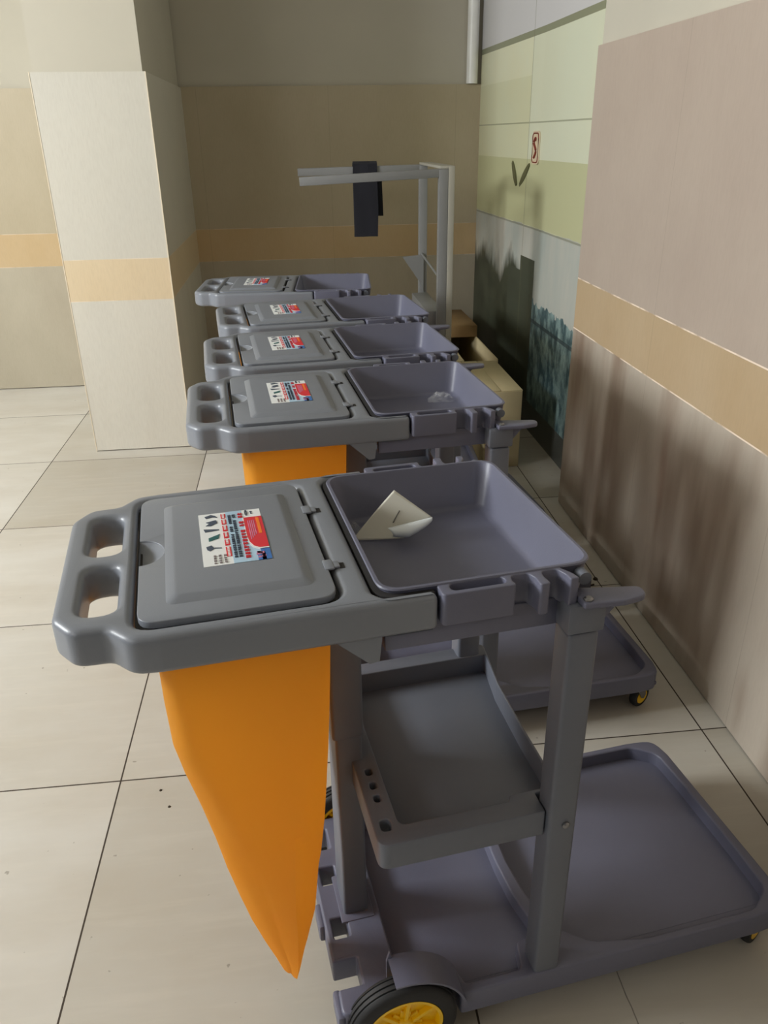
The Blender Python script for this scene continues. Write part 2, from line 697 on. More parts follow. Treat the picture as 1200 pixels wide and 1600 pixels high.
def make_cart():
    root = empty('cleaning_cart')

    # ---- bag frame with two-slot handle and two arms holding the tray
    half = [(-0.372, -0.150, 0.035), (-0.345, -0.190, 0.03), (-0.300, -0.192, 0.02), (-0.272, -0.226, 0.035), (-0.235, -0.230, 0.03),
            (0.132, -0.230, 0.014), (0.132, -0.214, 0.006), (0.062, -0.214, 0.018), (0.048, -0.196, 0.02)]
    out = fillet(half + [(x, -y, r) for x, y, r in reversed(half)], 6)
    lidhole = rrect(-0.268, 0.006, -0.212, 0.192, 0.03)
    lidhole = rrect(-0.268, 0.006, -0.203, 0.203, 0.03)
    h1 = rrect(-0.338, -0.290, 0.018, 0.152, 0.022)
    h2 = rrect(-0.338, -0.290, -0.152, -0.018, 0.022)
    mb = MB()
    mb.plate(out, [lidhole, h1, h2], ZTOP - 0.058, ZTOP, 0.011, res=4)
    # bracket under each arm
    for s in (-1, 1):
        mb.prism([(-0.015, ZTOP - 0.052), (0.055, ZTOP - 0.052), (0.050, ZTOP - 0.098), (0.036, ZTOP - 0.10)], 1, s * 0.222, s * 0.19)
    # ledge that the lid lies on (leaves a gap at the handle side)
    mb.plate(rrect(-0.262, 0.010, -0.207, 0.207, 0.03), [rrect(-0.245, -0.01, -0.185, 0.185, 0.02)], ZTOP - 0.030, ZTOP - 0.014, 0.002)
    mb.build('bag_frame', M_grey, root)

    # ---- lid
    lid_out = rrect(-0.262, 0.001, -0.198, 0.198, 0.028)
    mb = MB()
    # main panel with a finger notch hole at the handle edge, then the raised field
    notch = [(-0.258 + 0.032 * math.sin(math.pi * i / 14), -0.038 + 0.076 * i / 14) for i in range(15)]
    k0 = min(range(len(lid_out)), key=lambda q: (lid_out[q][0] > -0.2619, abs(lid_out[q][1] + 0.17)))
    lo = [p for p in lid_out]
    bite = [(-0.262 + 0.036 * math.sin(math.pi * i / 14), 0.040 * math.cos(math.pi * i / 14)) for i in range(15)]
    # outline runs counter-clockwise from the front left corner; its closing side is the handle edge
    first = fillet([(-0.262, -0.198, 0.028)] + [(0.001, -0.198, 0.028), (0.001, 0.198, 0.028), (-0.262, 0.198, 0.028)], 6)
    lo = first[7:] + bite + first[:7]
    mb.plate(lo, [], ZTOP - 0.008, ZTOP + 0.003, 0.0015, res=2)
    # soft stepped field: frustum ring
    def rr(x0, x1, y0, y1, r, z):
        return [(a, b, z) for a, b in rrect(x0, x1, y0, y1, r, 5)]
    z0 = ZTOP + 0.0025
    mb.loft([rr(-0.226, -0.024, -0.162, 0.160, 0.012, z0), rr(-0.214, -0.036, -0.150, 0.148, 0.010, z0 + 0.0065),
             rr(-0.210, -0.040, -0.146, 0.144, 0.009, z0 + 0.0072)], False, True)
    # scooped floor of the finger notch
    bowl = []
    for q, zz in ((1.0, 0.0005), (0.85, -0.0035), (0.6, -0.009), (0.3, -0.012), (0.1, -0.0125)):
        bowl.append([(-0.262 + 0.037 * math.sin(math.pi * i / 14) * q, -0.041 * math.cos(math.pi * i / 14) * q, ZTOP + 0.001 + zz) for i in range(15)])
    mb.loft(bowl, False, True)
    lid = mb.build('lid', M_grey, root)

    for yy in (0.082, -0.112):
        mb = MB()
        mb.box(0.0065, 0.019, yy - 0.009, yy + 0.009, ZTOP - 0.0005, ZTOP + 0.0035, 0.0015)
        mb.box(-0.004, 0.010, yy - 0.014, yy + 0.014, ZTOP + 0.001, ZTOP + 0.0045, 0.0015)
        h = mb.build('hinge', M_grey, root)
        mb = MB()
        mb.box(0.0185, 0.026, yy - 0.010, yy + 0.006, ZTOP - 0.0005, ZTOP + 0.0006, 0)
        mb.build('hinge_slot', M_groove, h)

    # dark strip put in for the shade in the gap round the lid
    mb = MB()
    mb.plate(rrect(-0.2665, 0.0045, -0.2015, 0.2015, 0.03), [rrect(-0.259, -0.003, -0.195, 0.195, 0.026)], ZTOP - 0.014, ZTOP - 0.009, 0.0005)
    mb.build('lid_gap_shade', M_groove, root)

    # ---- sticker on the lid
    rnd = random.Random(4)
    sx0, sx1, sy0, sy1 = -0.171, -0.073, -0.083, 0.094
    zs = ZTOP + 0.0025 + 0.0072

    def U(u):
        return sx0 + (sx1 - sx0) * u

    def V(v):
        return sy1 - (sy1 - sy0) * v
    mb = MB()

    def rect(u0, u1, v0, v1, lay, mi):
        mb.mi = mi
        mb.box(U(u0), U(u1), V(v1), V(v0), zs - 0.0002, zs + 0.0004 + 0.00025 * lay)
    rect(0, 1, 0, 1, 0, 0)
    rect(0.44, 0.70, 0.0, 1.0, 1, 1)
    rect(0.70, 1.0, 0.17, 1.0, 1, 1)
    rect(0.86, 1.0, 0.80, 1.0, 2, 2)
    rect(0.80, 0.92, 0.86, 1.0, 2, 2)
    mb.mi = 0
    red = [(0.71, 0.17), (1.0, 0.17), (1.0, 0.78), (0.86, 0.78), (0.78, 0.74), (0.73, 0.66), (0.71, 0.55)]

    def poly(pts, lay, mi):
        mb.mi = mi
        mb.prism([(U(u), V(v)) for u, v in pts], 2, zs, zs + 0.0004 + 0.00025 * lay)
    poly([(0.695, 0.17), (1.0, 0.17), (1.0, 0.81), (0.85, 0.81), (0.76, 0.77), (0.71, 0.68), (0.695, 0.55)], 2, 0)
    poly(red, 3, 3)
    rect(0.90, 0.95, 0.20, 0.52, 4, 5)
    for i in range(4):
        rect(0.76 + 0.03 * i, 0.775 + 0.03 * i, 0.24, 0.62 - 0.03 * i, 4, 4)
    for i in range(9):
        u, v = 0.78 + 0.1 * rnd.random(), 0.84 + 0.1 * rnd.random()
        rect(u, u + 0.05, v, v + 0.03, 3, 4)

    def glyph(u, v, s, mi):
        """a small square character made of strokes"""
        su, sv = s, s * (sx1 - sx0) / (sy1 - sy0)
        for _ in range(3):
            a = rnd.random() * 0.8
            rect(u + su * a, u + su * (a + 0.16), v, v + sv, 5, mi)
        for _ in range(3):
            a = rnd.random() * 0.8
            rect(u, u + su, v + sv * a, v + sv * (a + 0.2), 5, mi)
    for col_u, v0, v1, s, mi, skip in ((0.625, 0.06, 0.93, 0.075, 3, (2, 5)), (0.535, 0.08, 0.90, 0.05, 6, (2,)), (0.465, 0.08, 0.92, 0.05, 6, (5, 9)),
                                       (0.31, 0.83, 0.97, 0.05, 8, ()), (0.235, 0.83, 0.97, 0.05, 8, ()), (0.16, 0.83, 0.97, 0.05, 8, ())):
        v, i = v0, 0
        while v < v1:
            if i not in skip:
                glyph(col_u, v, s * (0.8 if col_u < 0.4 else 1.0), mi)
            v += s * 0.80
            i += 1
    v = 0.04
    for ln in (0.09, 0.10, 0.11, 0.11, 0.11, 0.17):
        rect(0.355, 0.43, v, v + ln, 3, 3)
        for j in range(int(ln / 0.028)):
            rect(0.375, 0.41, v + 0.008 + j * 0.028, v + 0.026 + j * 0.028, 4, 0)
        v += ln + 0.028
    # small tool pictures
    poly([(0.10, 0.06), (0.20, 0.03), (0.27, 0.06), (0.30, 0.10), (0.22, 0.08), (0.12, 0.10)], 3, 6)
    poly([(0.11, 0.18), (0.27, 0.15), (0.29, 0.21), (0.18, 0.26), (0.10, 0.25), (0.16, 0.21)], 3, 6)
    poly([(0.06, 0.315), (0.30, 0.345), (0.30, 0.36), (0.08, 0.375)], 3, 6)
    poly([(0.12, 0.50), (0.30, 0.44), (0.27, 0.52), (0.12, 0.56)], 3, 7)
    poly([(0.07, 0.66), (0.15, 0.64), (0.19, 0.70), (0.12, 0.74), (0.08, 0.71)], 3, 6)
    poly([(0.19, 0.685), (0.30, 0.70), (0.30, 0.71), (0.19, 0.70)], 3, 6)
    # black maker's mark on the white corner
    for a, b, c, d in ((0.745, 0.79, 0.04, 0.055), (0.745, 0.79, 0.085, 0.10), (0.745, 0.755, 0.04, 0.10), (0.78, 0.79, 0.055, 0.085),
                       (0.755, 0.785, 0.115, 0.125), (0.755, 0.785, 0.014, 0.026), (0.83, 0.87, 0.05, 0.06), (0.84, 0.86, 0.07, 0.10)):
        rect(a, b, c, d, 4, 6)
    st = mb.build('sticker', [M_white, M_lblue, M_mblue, M_sred, M_spink, M_sora, M_ink, M_tealink, M_greyink], lid, 0)
    st['label'] = 'white, blue and red printed sticker'

    # ---- tray
    def ring(x0, x1, y, r, z):
        return [(a, b, z) for a, b in rrect(x0, x1, -y, y, r, 7)]
    mb = MB()
    zt = ZTOP + 0.004
    mb.loft([ring(0.070, 0.364, 0.198, 0.030, 0.878), ring(0.058, 0.374, 0.206, 0.034, zt - 0.006), ring(0.055, 0.377, 0.209, 0.036, zt - 0.002),
             ring(0.0565, 0.3755, 0.2075, 0.035, zt), ring(0.061, 0.371, 0.203, 0.032, zt), ring(0.0625, 0.3695, 0.2015, 0.031, zt - 0.002),
             ring(0.074, 0.358, 0.189, 0.026, 0.895), ring(0.080, 0.352, 0.183, 0.022, 0.888), ring(0.087, 0.345, 0.176, 0.018, 0.886)], True, True)
    tray = mb.build('tray', M_dark, root)
    # shade between the frame and the tray, set in as a dark strip
    mb = MB()
    o_ = rrect(0.0495, 0.40, -0.2145, 0.2145, 0.038, 7)
    i_ = rrect(0.0585, 0.391, -0.2055, 0.2055, 0.034, 7)
    nn = len(o_)
    idx = [q for q in range(nn)]
    lo = [q for q in range(nn) if o_[q][0] < 0.2]
    # keep only the wheel-side half: a C-shaped strip
    seqo = sorted((o_[q] for q in lo), key=lambda p: p[1])
    seqi = sorted((i_[q] for q in lo), key=lambda p: p[1])
    cpath_o = [(0.131, -0.2145)] + seqo + [(0.131, 0.2145)]
    cpath_i = [(0.131, -0.2055)] + seqi + [(0.131, 0.2055)]
    mb.prism(cpath_o + cpath_i[::-1], 2, ZTOP - 0.045, ZTOP - 0.004)
    mb.build('tray_gap_shade', M_groove, root)

    # side rails with a cup slot and two tool hooks
    for s in (-1, 1):
        rail = fillet([(0.136, -0.2045, 0.002), (0.136, -0.236, 0.008), (0.243, -0.236, 0.005), (0.241, -0.224, 0.004), (0.244, -0.2105, 0.008),
                       (0.270, -0.2105, 0.008), (0.2745, -0.224, 0.006), (0.274, -0.245, 0.005), (0.290, -0.245, 0.006), (0.288, -0.224, 0.005),
                       (0.290, -0.2105, 0.008), (0.314, -0.2105, 0.010), (0.3195, -0.228, 0.010), (0.320, -0.243, 0.003), (0.334, -0.242, 0.003),
                       (0.331, -0.228, 0.01), (0.318, -0.2045, 0.002)], 6)
        slot = rrect(0.152, 0.232, -0.227, -0.209, 0.009)
        if s > 0:
            rail, slot = mirror_y(rail), mirror_y(slot)
        mb = MB()
        mb.plate(rail, [slot], 0.922, ZTOP + 0.002, 0.002)
        # wall under the rail
        mb.box(0.060, 0.365, min(s * 0.196, s * 0.214), max(s * 0.196, s * 0.214), 0.880, 0.925, 0.003)
        # cup floor
        mb.box(0.150, 0.234, min(s * 0.207, s * 0.229), max(s * 0.207, s * 0.229), 0.918, 0.924, 0)
        mb.build('tool_rail', M_dark, root)
        # cap over the corner post
        mb = MB()
        mb.box(0.318, 0.377, min(s * 0.207, s * 0.252), max(s * 0.207, s * 0.252), 0.882, 0.930, 0.005)
        mb.lathe([(0.010, -0.226 if s < 0 else 0.208), (0.010, -0.208 if s < 0 else 0.226)], (0.352, 0, 0.958), 1, 14)
        mb.build('post_cap', M_post, root)

    # hook tongue sticking out at the tray's end
    mb = MB()
    tong = fillet([(0.335, -0.262, 0.004), (0.395, -0.268, 0.01), (0.432, -0.262, 0.016), (0.436, -0.236, 0.014), (0.385, -0.226, 0.01), (0.335, -0.215, 0.004)], 5)
    mb.plate(tong, [], 0.930, 0.940, 0.003)
    mb.prism([(0.366, 0.932), (0.405, 0.932), (0.374, 0.896), (0.366, 0.896)], 1, -0.246, -0.240)
    tg = mb.build('hook', M_dark, root)
    mb = MB()
    mb.lathe([(0.0, 0.0), (0.007, 0.0), (0.007, 0.003), (0.004, 0.0055)], (0.345, -0.252, 0.939), 2, 12)
    mb.build('screw', M_steel, tg)

    # ---- posts: two at the open end, one in the middle at the wheel end
    for s in (-1, 1):
        y0, y1 = sorted((s * 0.201, s * 0.248))
        mb = MB()
        mb.box(0.323, 0.372, y0, y1, 0.136, 0.8805, 0.007, 3)
        p = mb.build('post', M_post, root)
        mb = MB()
        mb.lathe([(0.0, 0.0), (0.0065, 0.0), (0.0065, -0.003), (0.004, -0.005)] if s < 0 else [(0.0, 0.0), (0.0065, 0.0), (0.0065, 0.003), (0.004, 0.005)], (0.352, s * 0.248, 0.505), 1, 12)
        mb.build('screw', M_steel, p)
    mb = MB()
    mb.box(0.012, 0.060, -0.040, 0.040, 0.136, 0.60, 0.006, 3)
    mb.box(0.006, 0.062, -0.046, 0.046, 0.585, 0.915, 0.006, 3)
    mb.build('post', M_post, root)

    # ---- middle shelf
    out = fillet([(0.040, -0.236, 0.02), (0.3205, -0.236, 0.003), (0.3205, -0.194, 0.003), (0.366, -0.191, 0.006), (0.368, -0.04, 0.05), (0.374, 0.10, 0.05), (0.392, 0.236, 0.012), (0.040, 0.236, 0.02)], 6)
    pan = fillet([(0.082, -0.200, 0.016), (0.270, -0.200, 0.006), (0.278, -0.186, 0.006), (0.361, -0.186, 0.006), (0.363, -0.04, 0.05), (0.369, 0.10, 0.05), (0.384, 0.199, 0.008), (0.082, 0.199, 0.016)], 6)
    holes = [rrect(0.052, 0.070, -0.206, -0.182, 0.008)]
    for hy in (-0.135, -0.105, -0.072):
        holes.append(rrect(0.056, 0.068, hy - 0.008, hy + 0.008, 0.005))
    mb = MB()
    mb.plate(out, [pan] + holes, 0.478, 0.530, 0.0025)
    mb.plate(fillet([(0.078, -0.21, 0.016), (0.31, -0.21, 0.006), (0.315, -0.19, 0.006), (0.364, -0.188, 0.006), (0.366, -0.04, 0.05), (0.372, 0.10, 0.05), (0.388, 0.21, 0.008), (0.078, 0.21, 0.016)], 6), [], 0.476, 0.484, 0.001)
    mb.build('shelf', M_post, root)

    # ---- base
    ob = [(-0.030, -0.130, 0.004), (0.016, -0.130, 0.003), (0.016, -0.184, 0.003), (-0.030, -0.184, 0.005), (-0.032, -0.232, 0.012), (-0.004, -0.234, 0.01), (0.002, -0.214, 0.01), (0.178, -0.214, 0.01), (0.182, -0.25, 0.008),
          (0.800, -0.252, 0.02), (0.868, -0.246, 0.035), (0.878, -0.19, 0.03)]
    out = fillet(ob + [(x, -y, r) for x, y, r in reversed(ob)], 3)
    cuts = []
    for s in (-1, 1):
        cuts.append(fillet([(-0.016, s * 0.062 - 0.022, 0.003), (0.014, s * 0.062 - 0.022, 0.003), (0.014, s * 0.062 + 0.022, 0.003), (-0.016, s * 0.062 + 0.022, 0.003)], 2))
    lp = [(0.082, -0.188, 0.02), (0.185, -0.190, 0.01), (0.196, -0.232, 0.008), (0.305, -0.232, 0.012), (0.316, -0.18, 0.012), (0.366, -0.172, 0.01), (0.350, -0.08, 0.08), (0.347, 0.0, 0.08)]
    lp2 = [(x, -y, r) for x, y, r in reversed(lp[:-1])]
    lpan = fillet(lp + lp2, 6)
    rp = [(0.395, -0.162, 0.02), (0.455, -0.215, 0.06), (0.56, -0.236, 0.10), (0.80, -0.236, 0.04), (0.852, -0.20, 0.04), (0.856, -0.10, 0.02)]
    rp2 = [(x, -y, r) for x, y, r in reversed(rp)]
    rpan = fillet(rp + rp2 + [(0.376, 0.08, 0.08), (0.371, 0.0, 0.08), (0.376, -0.08, 0.08)], 6)
    mb = MB()
    mb.plate(out, [lpan, rpan] + cuts, 0.082, 0.140, 0.005, res=3)
    mb.box(0.072, 0.866, -0.208, 0.208, 0.096, 0.106, 0.0)
    mb.box(0.185, 0.866, -0.242, 0.242, 0.096, 0.1055, 0.0)
    # raised foot round the middle post
    mb.box(0.004, 0.070, -0.056, 0.056, 0.136, 0.1425, 0.003)
    # hooked lip along the wheel end
    for yy in (-0.205, -0.02, 0.10, 0.2):
        mb.box(-0.040, -0.026, yy - 0.028, yy + 0.028, 0.090, 0.132, 0.005)
    mb.build('base', M_dark, root)
    # fenders
    for s in (-1, 1):
        mb = MB()
        arc_o, arc_i = [], []
        for i in range(13):
            t = math.radians(98 - 88 * i / 12)
            arc_o.append((0.075 + 0.118 * math.cos(t), 0.1 + 0.118 * math.sin(t)))
            arc_i.append((0.075 + 0.114 * math.cos(t), 0.1 + 0.114 * math.sin(t)))
        y0, y1 = sorted((s * 0.198, s * 0.259))
        mb.prism(arc_o + arc_i[::-1], 1, y0, y1)
        mb.prism([(0.056, 0.21), (0.062, 0.232), (0.066, 0.218), (0.066, 0.13), (0.056, 0.13)], 1, *sorted((s * 0.198, s * 0.203)))
        mb.build('fender', M_dark, root)

    # ---- big wheels
    for s in (-1, 1):
        cx, cy, cz, R = 0.075, s * 0.238, 0.100, 0.1
        mb = MB()
        w = 0.021
        prof = [(0.070, -w), (0.092, -w), (0.097, -w + 0.004), (R - 0.001, -0.012), (R - 0.003, -0.011), (R - 0.003, -0.009), (R, -0.008), (R, -0.002),
                (R - 0.003, -0.001), (R - 0.003, 0.001), (R, 0.002), (R, 0.008), (R - 0.003, 0.009), (R - 0.003, 0.011), (R - 0.001, 0.012),
                (0.097, w - 0.004), (0.092, w), (0.070, w)]
        rings = []
        for r, a in prof:
            rings.append([(cx + r * math.cos(2 * math.pi * i / 48), cy + a, cz + r * math.sin(2 * math.pi * i / 48)) for i in range(48)])
        mb.loft(rings + [rings[0]], False, False)
        wh = mb.build('wheel', M_black, root)
        mb = MB()
        # hub: outer ring, recessed web, seven ribs, axle cap
        mb.lathe([(0.0, -0.008), (0.0715, -0.008), (0.0715, 0.008), (0.0, 0.008)], (cx, cy, cz), 1, 48)
        ringp = [(0.0715, -0.021), (0.0715, 0.021), (0.064, 0.021), (0.061, 0.010), (0.061, -0.010), (0.064, -0.021)]
        rings = [[(cx + r * math.cos(2 * math.pi * i / 48), cy + a, cz + r * math.sin(2 * math.pi * i / 48)) for i in range(48)] for r, a in ringp]
        mb.loft(rings + [rings[0]], False, False)
        for kx in range(7):
            mt_ = Matrix.Translation((cx, cy, cz)) @ Matrix.Rotation(2 * math.pi * kx / 7 + 0.35, 4, 'Y')
            mb.box(0.010, 0.064, -0.018, 0.018, -0.0035, 0.0035, 0.001, 1, mt_)
            mb.box(0.012, 0.034, -0.013, 0.013, -0.010, 0.010, 0.002, 1, mt_)
        mb.lathe([(0.0, -0.021), (0.016, -0.021), (0.018, -0.018), (0.018, 0.018), (0.016, 0.021), (0.0, 0.021)], (cx, cy, cz), 1, 24)
        mb.build('hub', M_yel, wh)
    mb = MB()
    mb.lathe([(0.007, -0.232), (0.007, 0.232)], (0.075, 0, 0.1), 1, 12)
    mb.build('axle', M_steel, root)

    # ---- casters
    for s, ang in ((-1, 25), (1, -20)):
        c = empty('caster', (0.825, s * 0.212, 0))
        c.parent = root
        c.rotation_euler = (0, 0, math.radians(ang))
        mb = MB()
        mb.box(-0.024, 0.024, -0.022, 0.022, 0.079, 0.0825, 0.001, 1)
        mb.lathe([(0.017, 0.074), (0.017, 0.080)], (0, 0, 0), 2, 20)
        for q in (-1, 1):
            mb.prism([(-0.016, 0.078), (0.020, 0.078), (0.028, 0.040), (0.020, 0.030), (0.008, 0.036)], 1, q * 0.0135, q * 0.0155)
        mb.build('bracket', M_steel, c)
        mb = MB()
        mb.lathe([(0.020, -0.011), (0.032, -0.011), (0.0345, -0.008), (0.0355, 0.0), (0.0345, 0.008), (0.032, 0.011), (0.020, 0.011)], (0.016, 0, 0.0355), 1, 28)
        mb.build('caster_wheel', M_black, c)
        mb = MB()
        mb.lathe([(0.0, -0.0125), (0.006, -0.0125), (0.007, -0.011), (0.0225, -0.0118), (0.0225, 0.0118), (0.007, 0.011), (0.006, 0.0125), (0.0, 0.0125)], (0.016, 0, 0.0355), 1, 24)
        mb.build('caster_hub', M_yel, c)
    return root


def bag_mesh(seed=1):
    """square-mouthed cloth bag that narrows to a corner hanging down"""
    rnd = random.Random(seed)
    prof = [  # z, xl, xr, y_front, y_back, squareness
        (0.935, -0.250, -0.004, -0.188, 0.188, 0.0), (0.88, -0.250, -0.004, -0.190, 0.19, 0.0), (0.80, -0.251, -0.006, -0.188, 0.18, 0.06),
        (0.72, -0.249, -0.010, -0.183, 0.14, 0.10), (0.66, -0.240, -0.013, -0.180, 0.10, 0.18), (0.58, -0.223, -0.019, -0.175, 0.05, 0.28),
        (0.50, -0.208, -0.026, -0.170, 0.01, 0.38), (0.42, -0.196, -0.035, -0.162, -0.015, 0.48), (0.34, -0.181, -0.045, -0.154, -0.03, 0.58),
        (0.27, -0.166, -0.052, -0.144, -0.045, 0.66), (0.20, -0.147, -0.068, -0.132, -0.055, 0.72), (0.145, -0.130, -0.083, -0.120, -0.065, 0.7),
        (0.11, -0.119, -0.094, -0.110, -0.078, 0.5), (0.096, -0.1125, -0.1005, -0.100, -0.088, 0.2)]
    # refine
    P = []
    for a, b in zip(prof[:-1], prof[1:]):
        for j in range(4):
            t = j / 4
            P.append(tuple(a[i] * (1 - t) + b[i] * t for i in range(6)))
    P.append(prof[-1])
    rings = []
    N = 72
    for z, xl, xr, yf, yb, q in P:
        ring = []
        cx, hx = (xl + xr) / 2, (xr - xl) / 2
        cy, hy = (yf + yb) / 2, (yb - yf) / 2
        for i in range(N):
            t = 2 * math.pi * (i + 0.5) / N
            c, s = math.cos(t), math.sin(t)
            # superellipse square -> rhombus
            def se(e):
                return (math.copysign(abs(c) ** (2 / e), c), math.copysign(abs(s) ** (2 / e), s))
            sq = se(9.0)
            rh = se(1.25)
            px = sq[0] * (1 - q) + rh[0] * q
            py = sq[1] * (1 - q) + rh[1] * q
            # the front ridge sits right of the middle and drifts to the tip
            rx = 0.012 * q * max(0, -s)
            fold = 0.0035 * math.sin(9 * z + 5 * t + seed) * (0.3 + q) * (1 if z < 0.85 else 0.2)
            tz = min(1.0, max(0.0, (0.90 - z) / 0.55))
            cxr = 0.06 + 0.12 * tz
            crease = -0.017 * tz ** 1.5 * max(0.0, 1 - abs(px - cxr) / 0.55) * (1 if s < 0 else 0)
            crease += 0.005 * math.exp(-((z - 0.62 + 0.25 * px) / 0.03) ** 2) * (1 if (s < 0 and px > cxr) else 0)
            ring.append((cx + px * hx + rx, cy + py * hy + fold * hy / 0.19 + crease, z))
        rings.append(ring)
    mb = MB()
    mb.loft(rings, False, True)
    # turned-over hem hidden under the frame
    return mb


cart0 = make_cart()
bag0 = bag_mesh(1).build('waste_bag', M_bag, None, 14)
index_kids()

CARTS = [
    (0.002, 1.111, 8.3, 1.0, 'nearest grey janitor cart, whole side, shelf and yellow wheels in view',
     'large orange cloth bag tapering to a point under the nearest cart'),
    (0.085, 1.902, 5.6, 0.987, 'second grey janitor cart from the front, clear plastic scrap in its tray',
     'orange bag showing as a short panel between nearest and second cart'),
    (0.077, 2.420, 5.9, 0.987, 'third grey janitor cart from the front, in the middle of the row',
     'mostly hidden orange bag below the lid of the middle cart of five'),
    (0.073, 2.945, 6.2, 0.987, 'fourth grey janitor cart from the front, just before the farthest one',
     'mostly hidden orange bag below the lid of the second farthest cart'),
    (-0.052, 3.565, -3.4, 0.987, 'farthest grey janitor cart, turned slightly askew near the back wall',
     'orange bag of the farthest cart, only a sliver showing below its handle side'),
]
cart_empties = []
for i, (x, y, a, s, lab, blab) in enumerate(CARTS):
    c = cart0 if i == 0 else copy_tree(cart0)
    b = bag0 if i == 0 else bag0.copy()
    if i:
        COL.objects.link(b)
    for o in (c, b):
        o.location = (x, y, 0)
        o.rotation_euler = (0, 0, math.radians(a))
        o.scale = (s, s, s)
    tag(c, lab, 'cart', GROUP)
    tag(b, blab, 'bag', 'orange bags hung in the carts')
    cart_empties.append(c)


def cart_pt(i, x, y, z):
    cx, cy, a, s = CARTS[i][:4]
    a = math.radians(a)
    return (cx + s * (x * math.cos(a) - y * math.sin(a)), cy + s * (x * math.sin(a) + y * math.cos(a)), s * z)


# ------------------------------------------------------------------ paper leaning in the nearest tray
M_paper = simple('white_paper', srgb(206, 203, 190), 0.35, var=0.02, spec=0.6)
M_paper_in = simple('glossy_paper_back', srgb(214, 220, 224), 0.2, var=0.02)
M_print = simple('paper_print', srgb(120, 118, 112), 0.6)


def paper():
    o = empty('paper_sheet', cart_pt(0, 0.0, 0.0, 0.0), math.radians(CARTS[0][2]))
    tag(o, 'curled sheet of white paper leaning in the tray of the nearest cart', 'paper')
    # corners in cart space: low left, low right, right tip, top tip
    A = Vector((0.084, 0.112, 0.8885))
    B = Vector((0.172, 0.086, 0.893))
    C = Vector((0.225, 0.092, 0.925))
    D = Vector((0.167, 0.130, 0.968))
    n = 20
    def S(u, v):
        p = A.lerp(B, u).lerp(D.lerp(C, u), v)
        # belly of the sheet and the curl at the low right corner
        p = p + Vector((0.0, 0.006, 0.0)) * math.sin(math.pi * v) * (0.4 + 0.6 * u)
        k = max(0.0, (u - 0.45) / 0.55) * max(0.0, 1 - v * 1.7)
        p = p + Vector((0.0, -0.002, 0.002)) * k ** 1.5
        return p
    bm = bmesh.new()
    g = [[bm.verts.new(S(i / n, j / n)) for j in range(n + 1)] for i in range(n + 1)]
    for i in range(n):
        for j in range(n):
            bm.faces.new((g[i][j], g[i + 1][j], g[i + 1][j + 1], g[i][j + 1]))
    me = bpy.data.meshes.new('sheet')
    bm.to_mesh(me)
    bm.free()
    s = finish('sheet', me, M_paper, o, 80)
    md = s.modifiers.new('thickness', 'SOLIDIFY')
    md.thickness = 0.0006
    # turned-up lower flap, its glossy back catching the light
    bm = bmesh.new()
    T0, T1 = Vector((0.143, 0.086, 0.917)), Vector((0.2245, 0.088, 0.9265))
    g = []
    for i in range(n + 1):
        u = i / n
        base = T0.lerp(T1, u)
        w = (1 - u) ** 0.55 * min(1.0, 0.55 + 1.6 * u)
        row = []
        for j in range(11):
            ph = math.pi * 0.95 * j / 10
            # rolls out towards the viewer, down and back under the sheet
            row.append(bm.verts.new(base + Vector((0.006 * math.sin(ph) + 0.012 * j / 10, -0.020 * math.sin(ph), -0.0135 * (1 - math.cos(ph)))) * w))
        g.append(row)
    for i in range(n):
        for j in range(10):
            bm.faces.new((g[i][j], g[i + 1][j], g[i + 1][j + 1], g[i][j + 1]))
    me = bpy.data.meshes.new('curled_edge')
    bm.to_mesh(me)
    bm.free()
    s2 = finish('curled_edge', me, M_paper_in, o, 80)
    md = s2.modifiers.new('thickness', 'SOLIDIFY')
    md.thickness = 0.0006
    s2['label'] = 'bright glossy curl'
    # faint line of print
    mb = MB()
    for q in range(10):
        v = 0.46 + 0.03 * q
        u = 0.50 - 0.01 * q
        p = S(u, v)
        mb.box(p.x - 0.0010, p.x + 0.0010, p.y - 0.0014, p.y - 0.0002, p.z - 0.0010, p.z + 0.0008)
    mb.build('printed_line', M_print, o, 0)


paper()


# ------------------------------------------------------------------ crumpled clear plastic scraps
def film_mat():
    mt, nt, bs = new_mat('clear_film')
    bs.inputs['Base Color'].default_value = (0.86, 0.87, 0.87, 1)
    bs.inputs['Roughness'].default_value = 0.08
    bs.inputs['Alpha'].default_value = 0.12
    bs.inputs['Specular IOR Level'].default_value = 1.0
    k = NT(nt)
    tc = k.node('ShaderNodeTexCoord').outputs['Object']
    k.bump(bs, k.noise(tc, 60, 4), 0.8, 0.01)
    return mt


M_film = film_mat()


def scrap(ci, x, y, z, sx, sy, h, seed, label):
    rnd = random.Random(seed)
    bm = bmesh.new()
    n = 12
    g = []
    for i in range(n + 1):
        row = []
        for j in range(n + 1):
            u, v = i / n - 0.5, j / n - 0.5
            e = max(0.0, 1 - 3.6 * (u * u + v * v))
            hz = h * e * (0.25 + 0.75 * rnd.random())
            row.append(bm.verts.new((u * sx + rnd.uniform(-1, 1) * sx * 0.03, v * sy + rnd.uniform(-1, 1) * sy * 0.03, hz + 0.0005)))
        g.append(row)
    for i in range(n):
        for j in range(n):
            bm.faces.new((g[i][j], g[i + 1][j], g[i + 1][j + 1], g[i][j + 1]))
    me = bpy.data.meshes.new('plastic_scrap')
    bm.to_mesh(me)
    bm.free()
    o = finish('plastic_scrap', me, M_film, None, 20)
    o.location = cart_pt(ci, x, y, z)
    o.rotation_euler = (0, 0, rnd.uniform(0, 3))
    tag(o, label, 'plastic wrap')
    return o


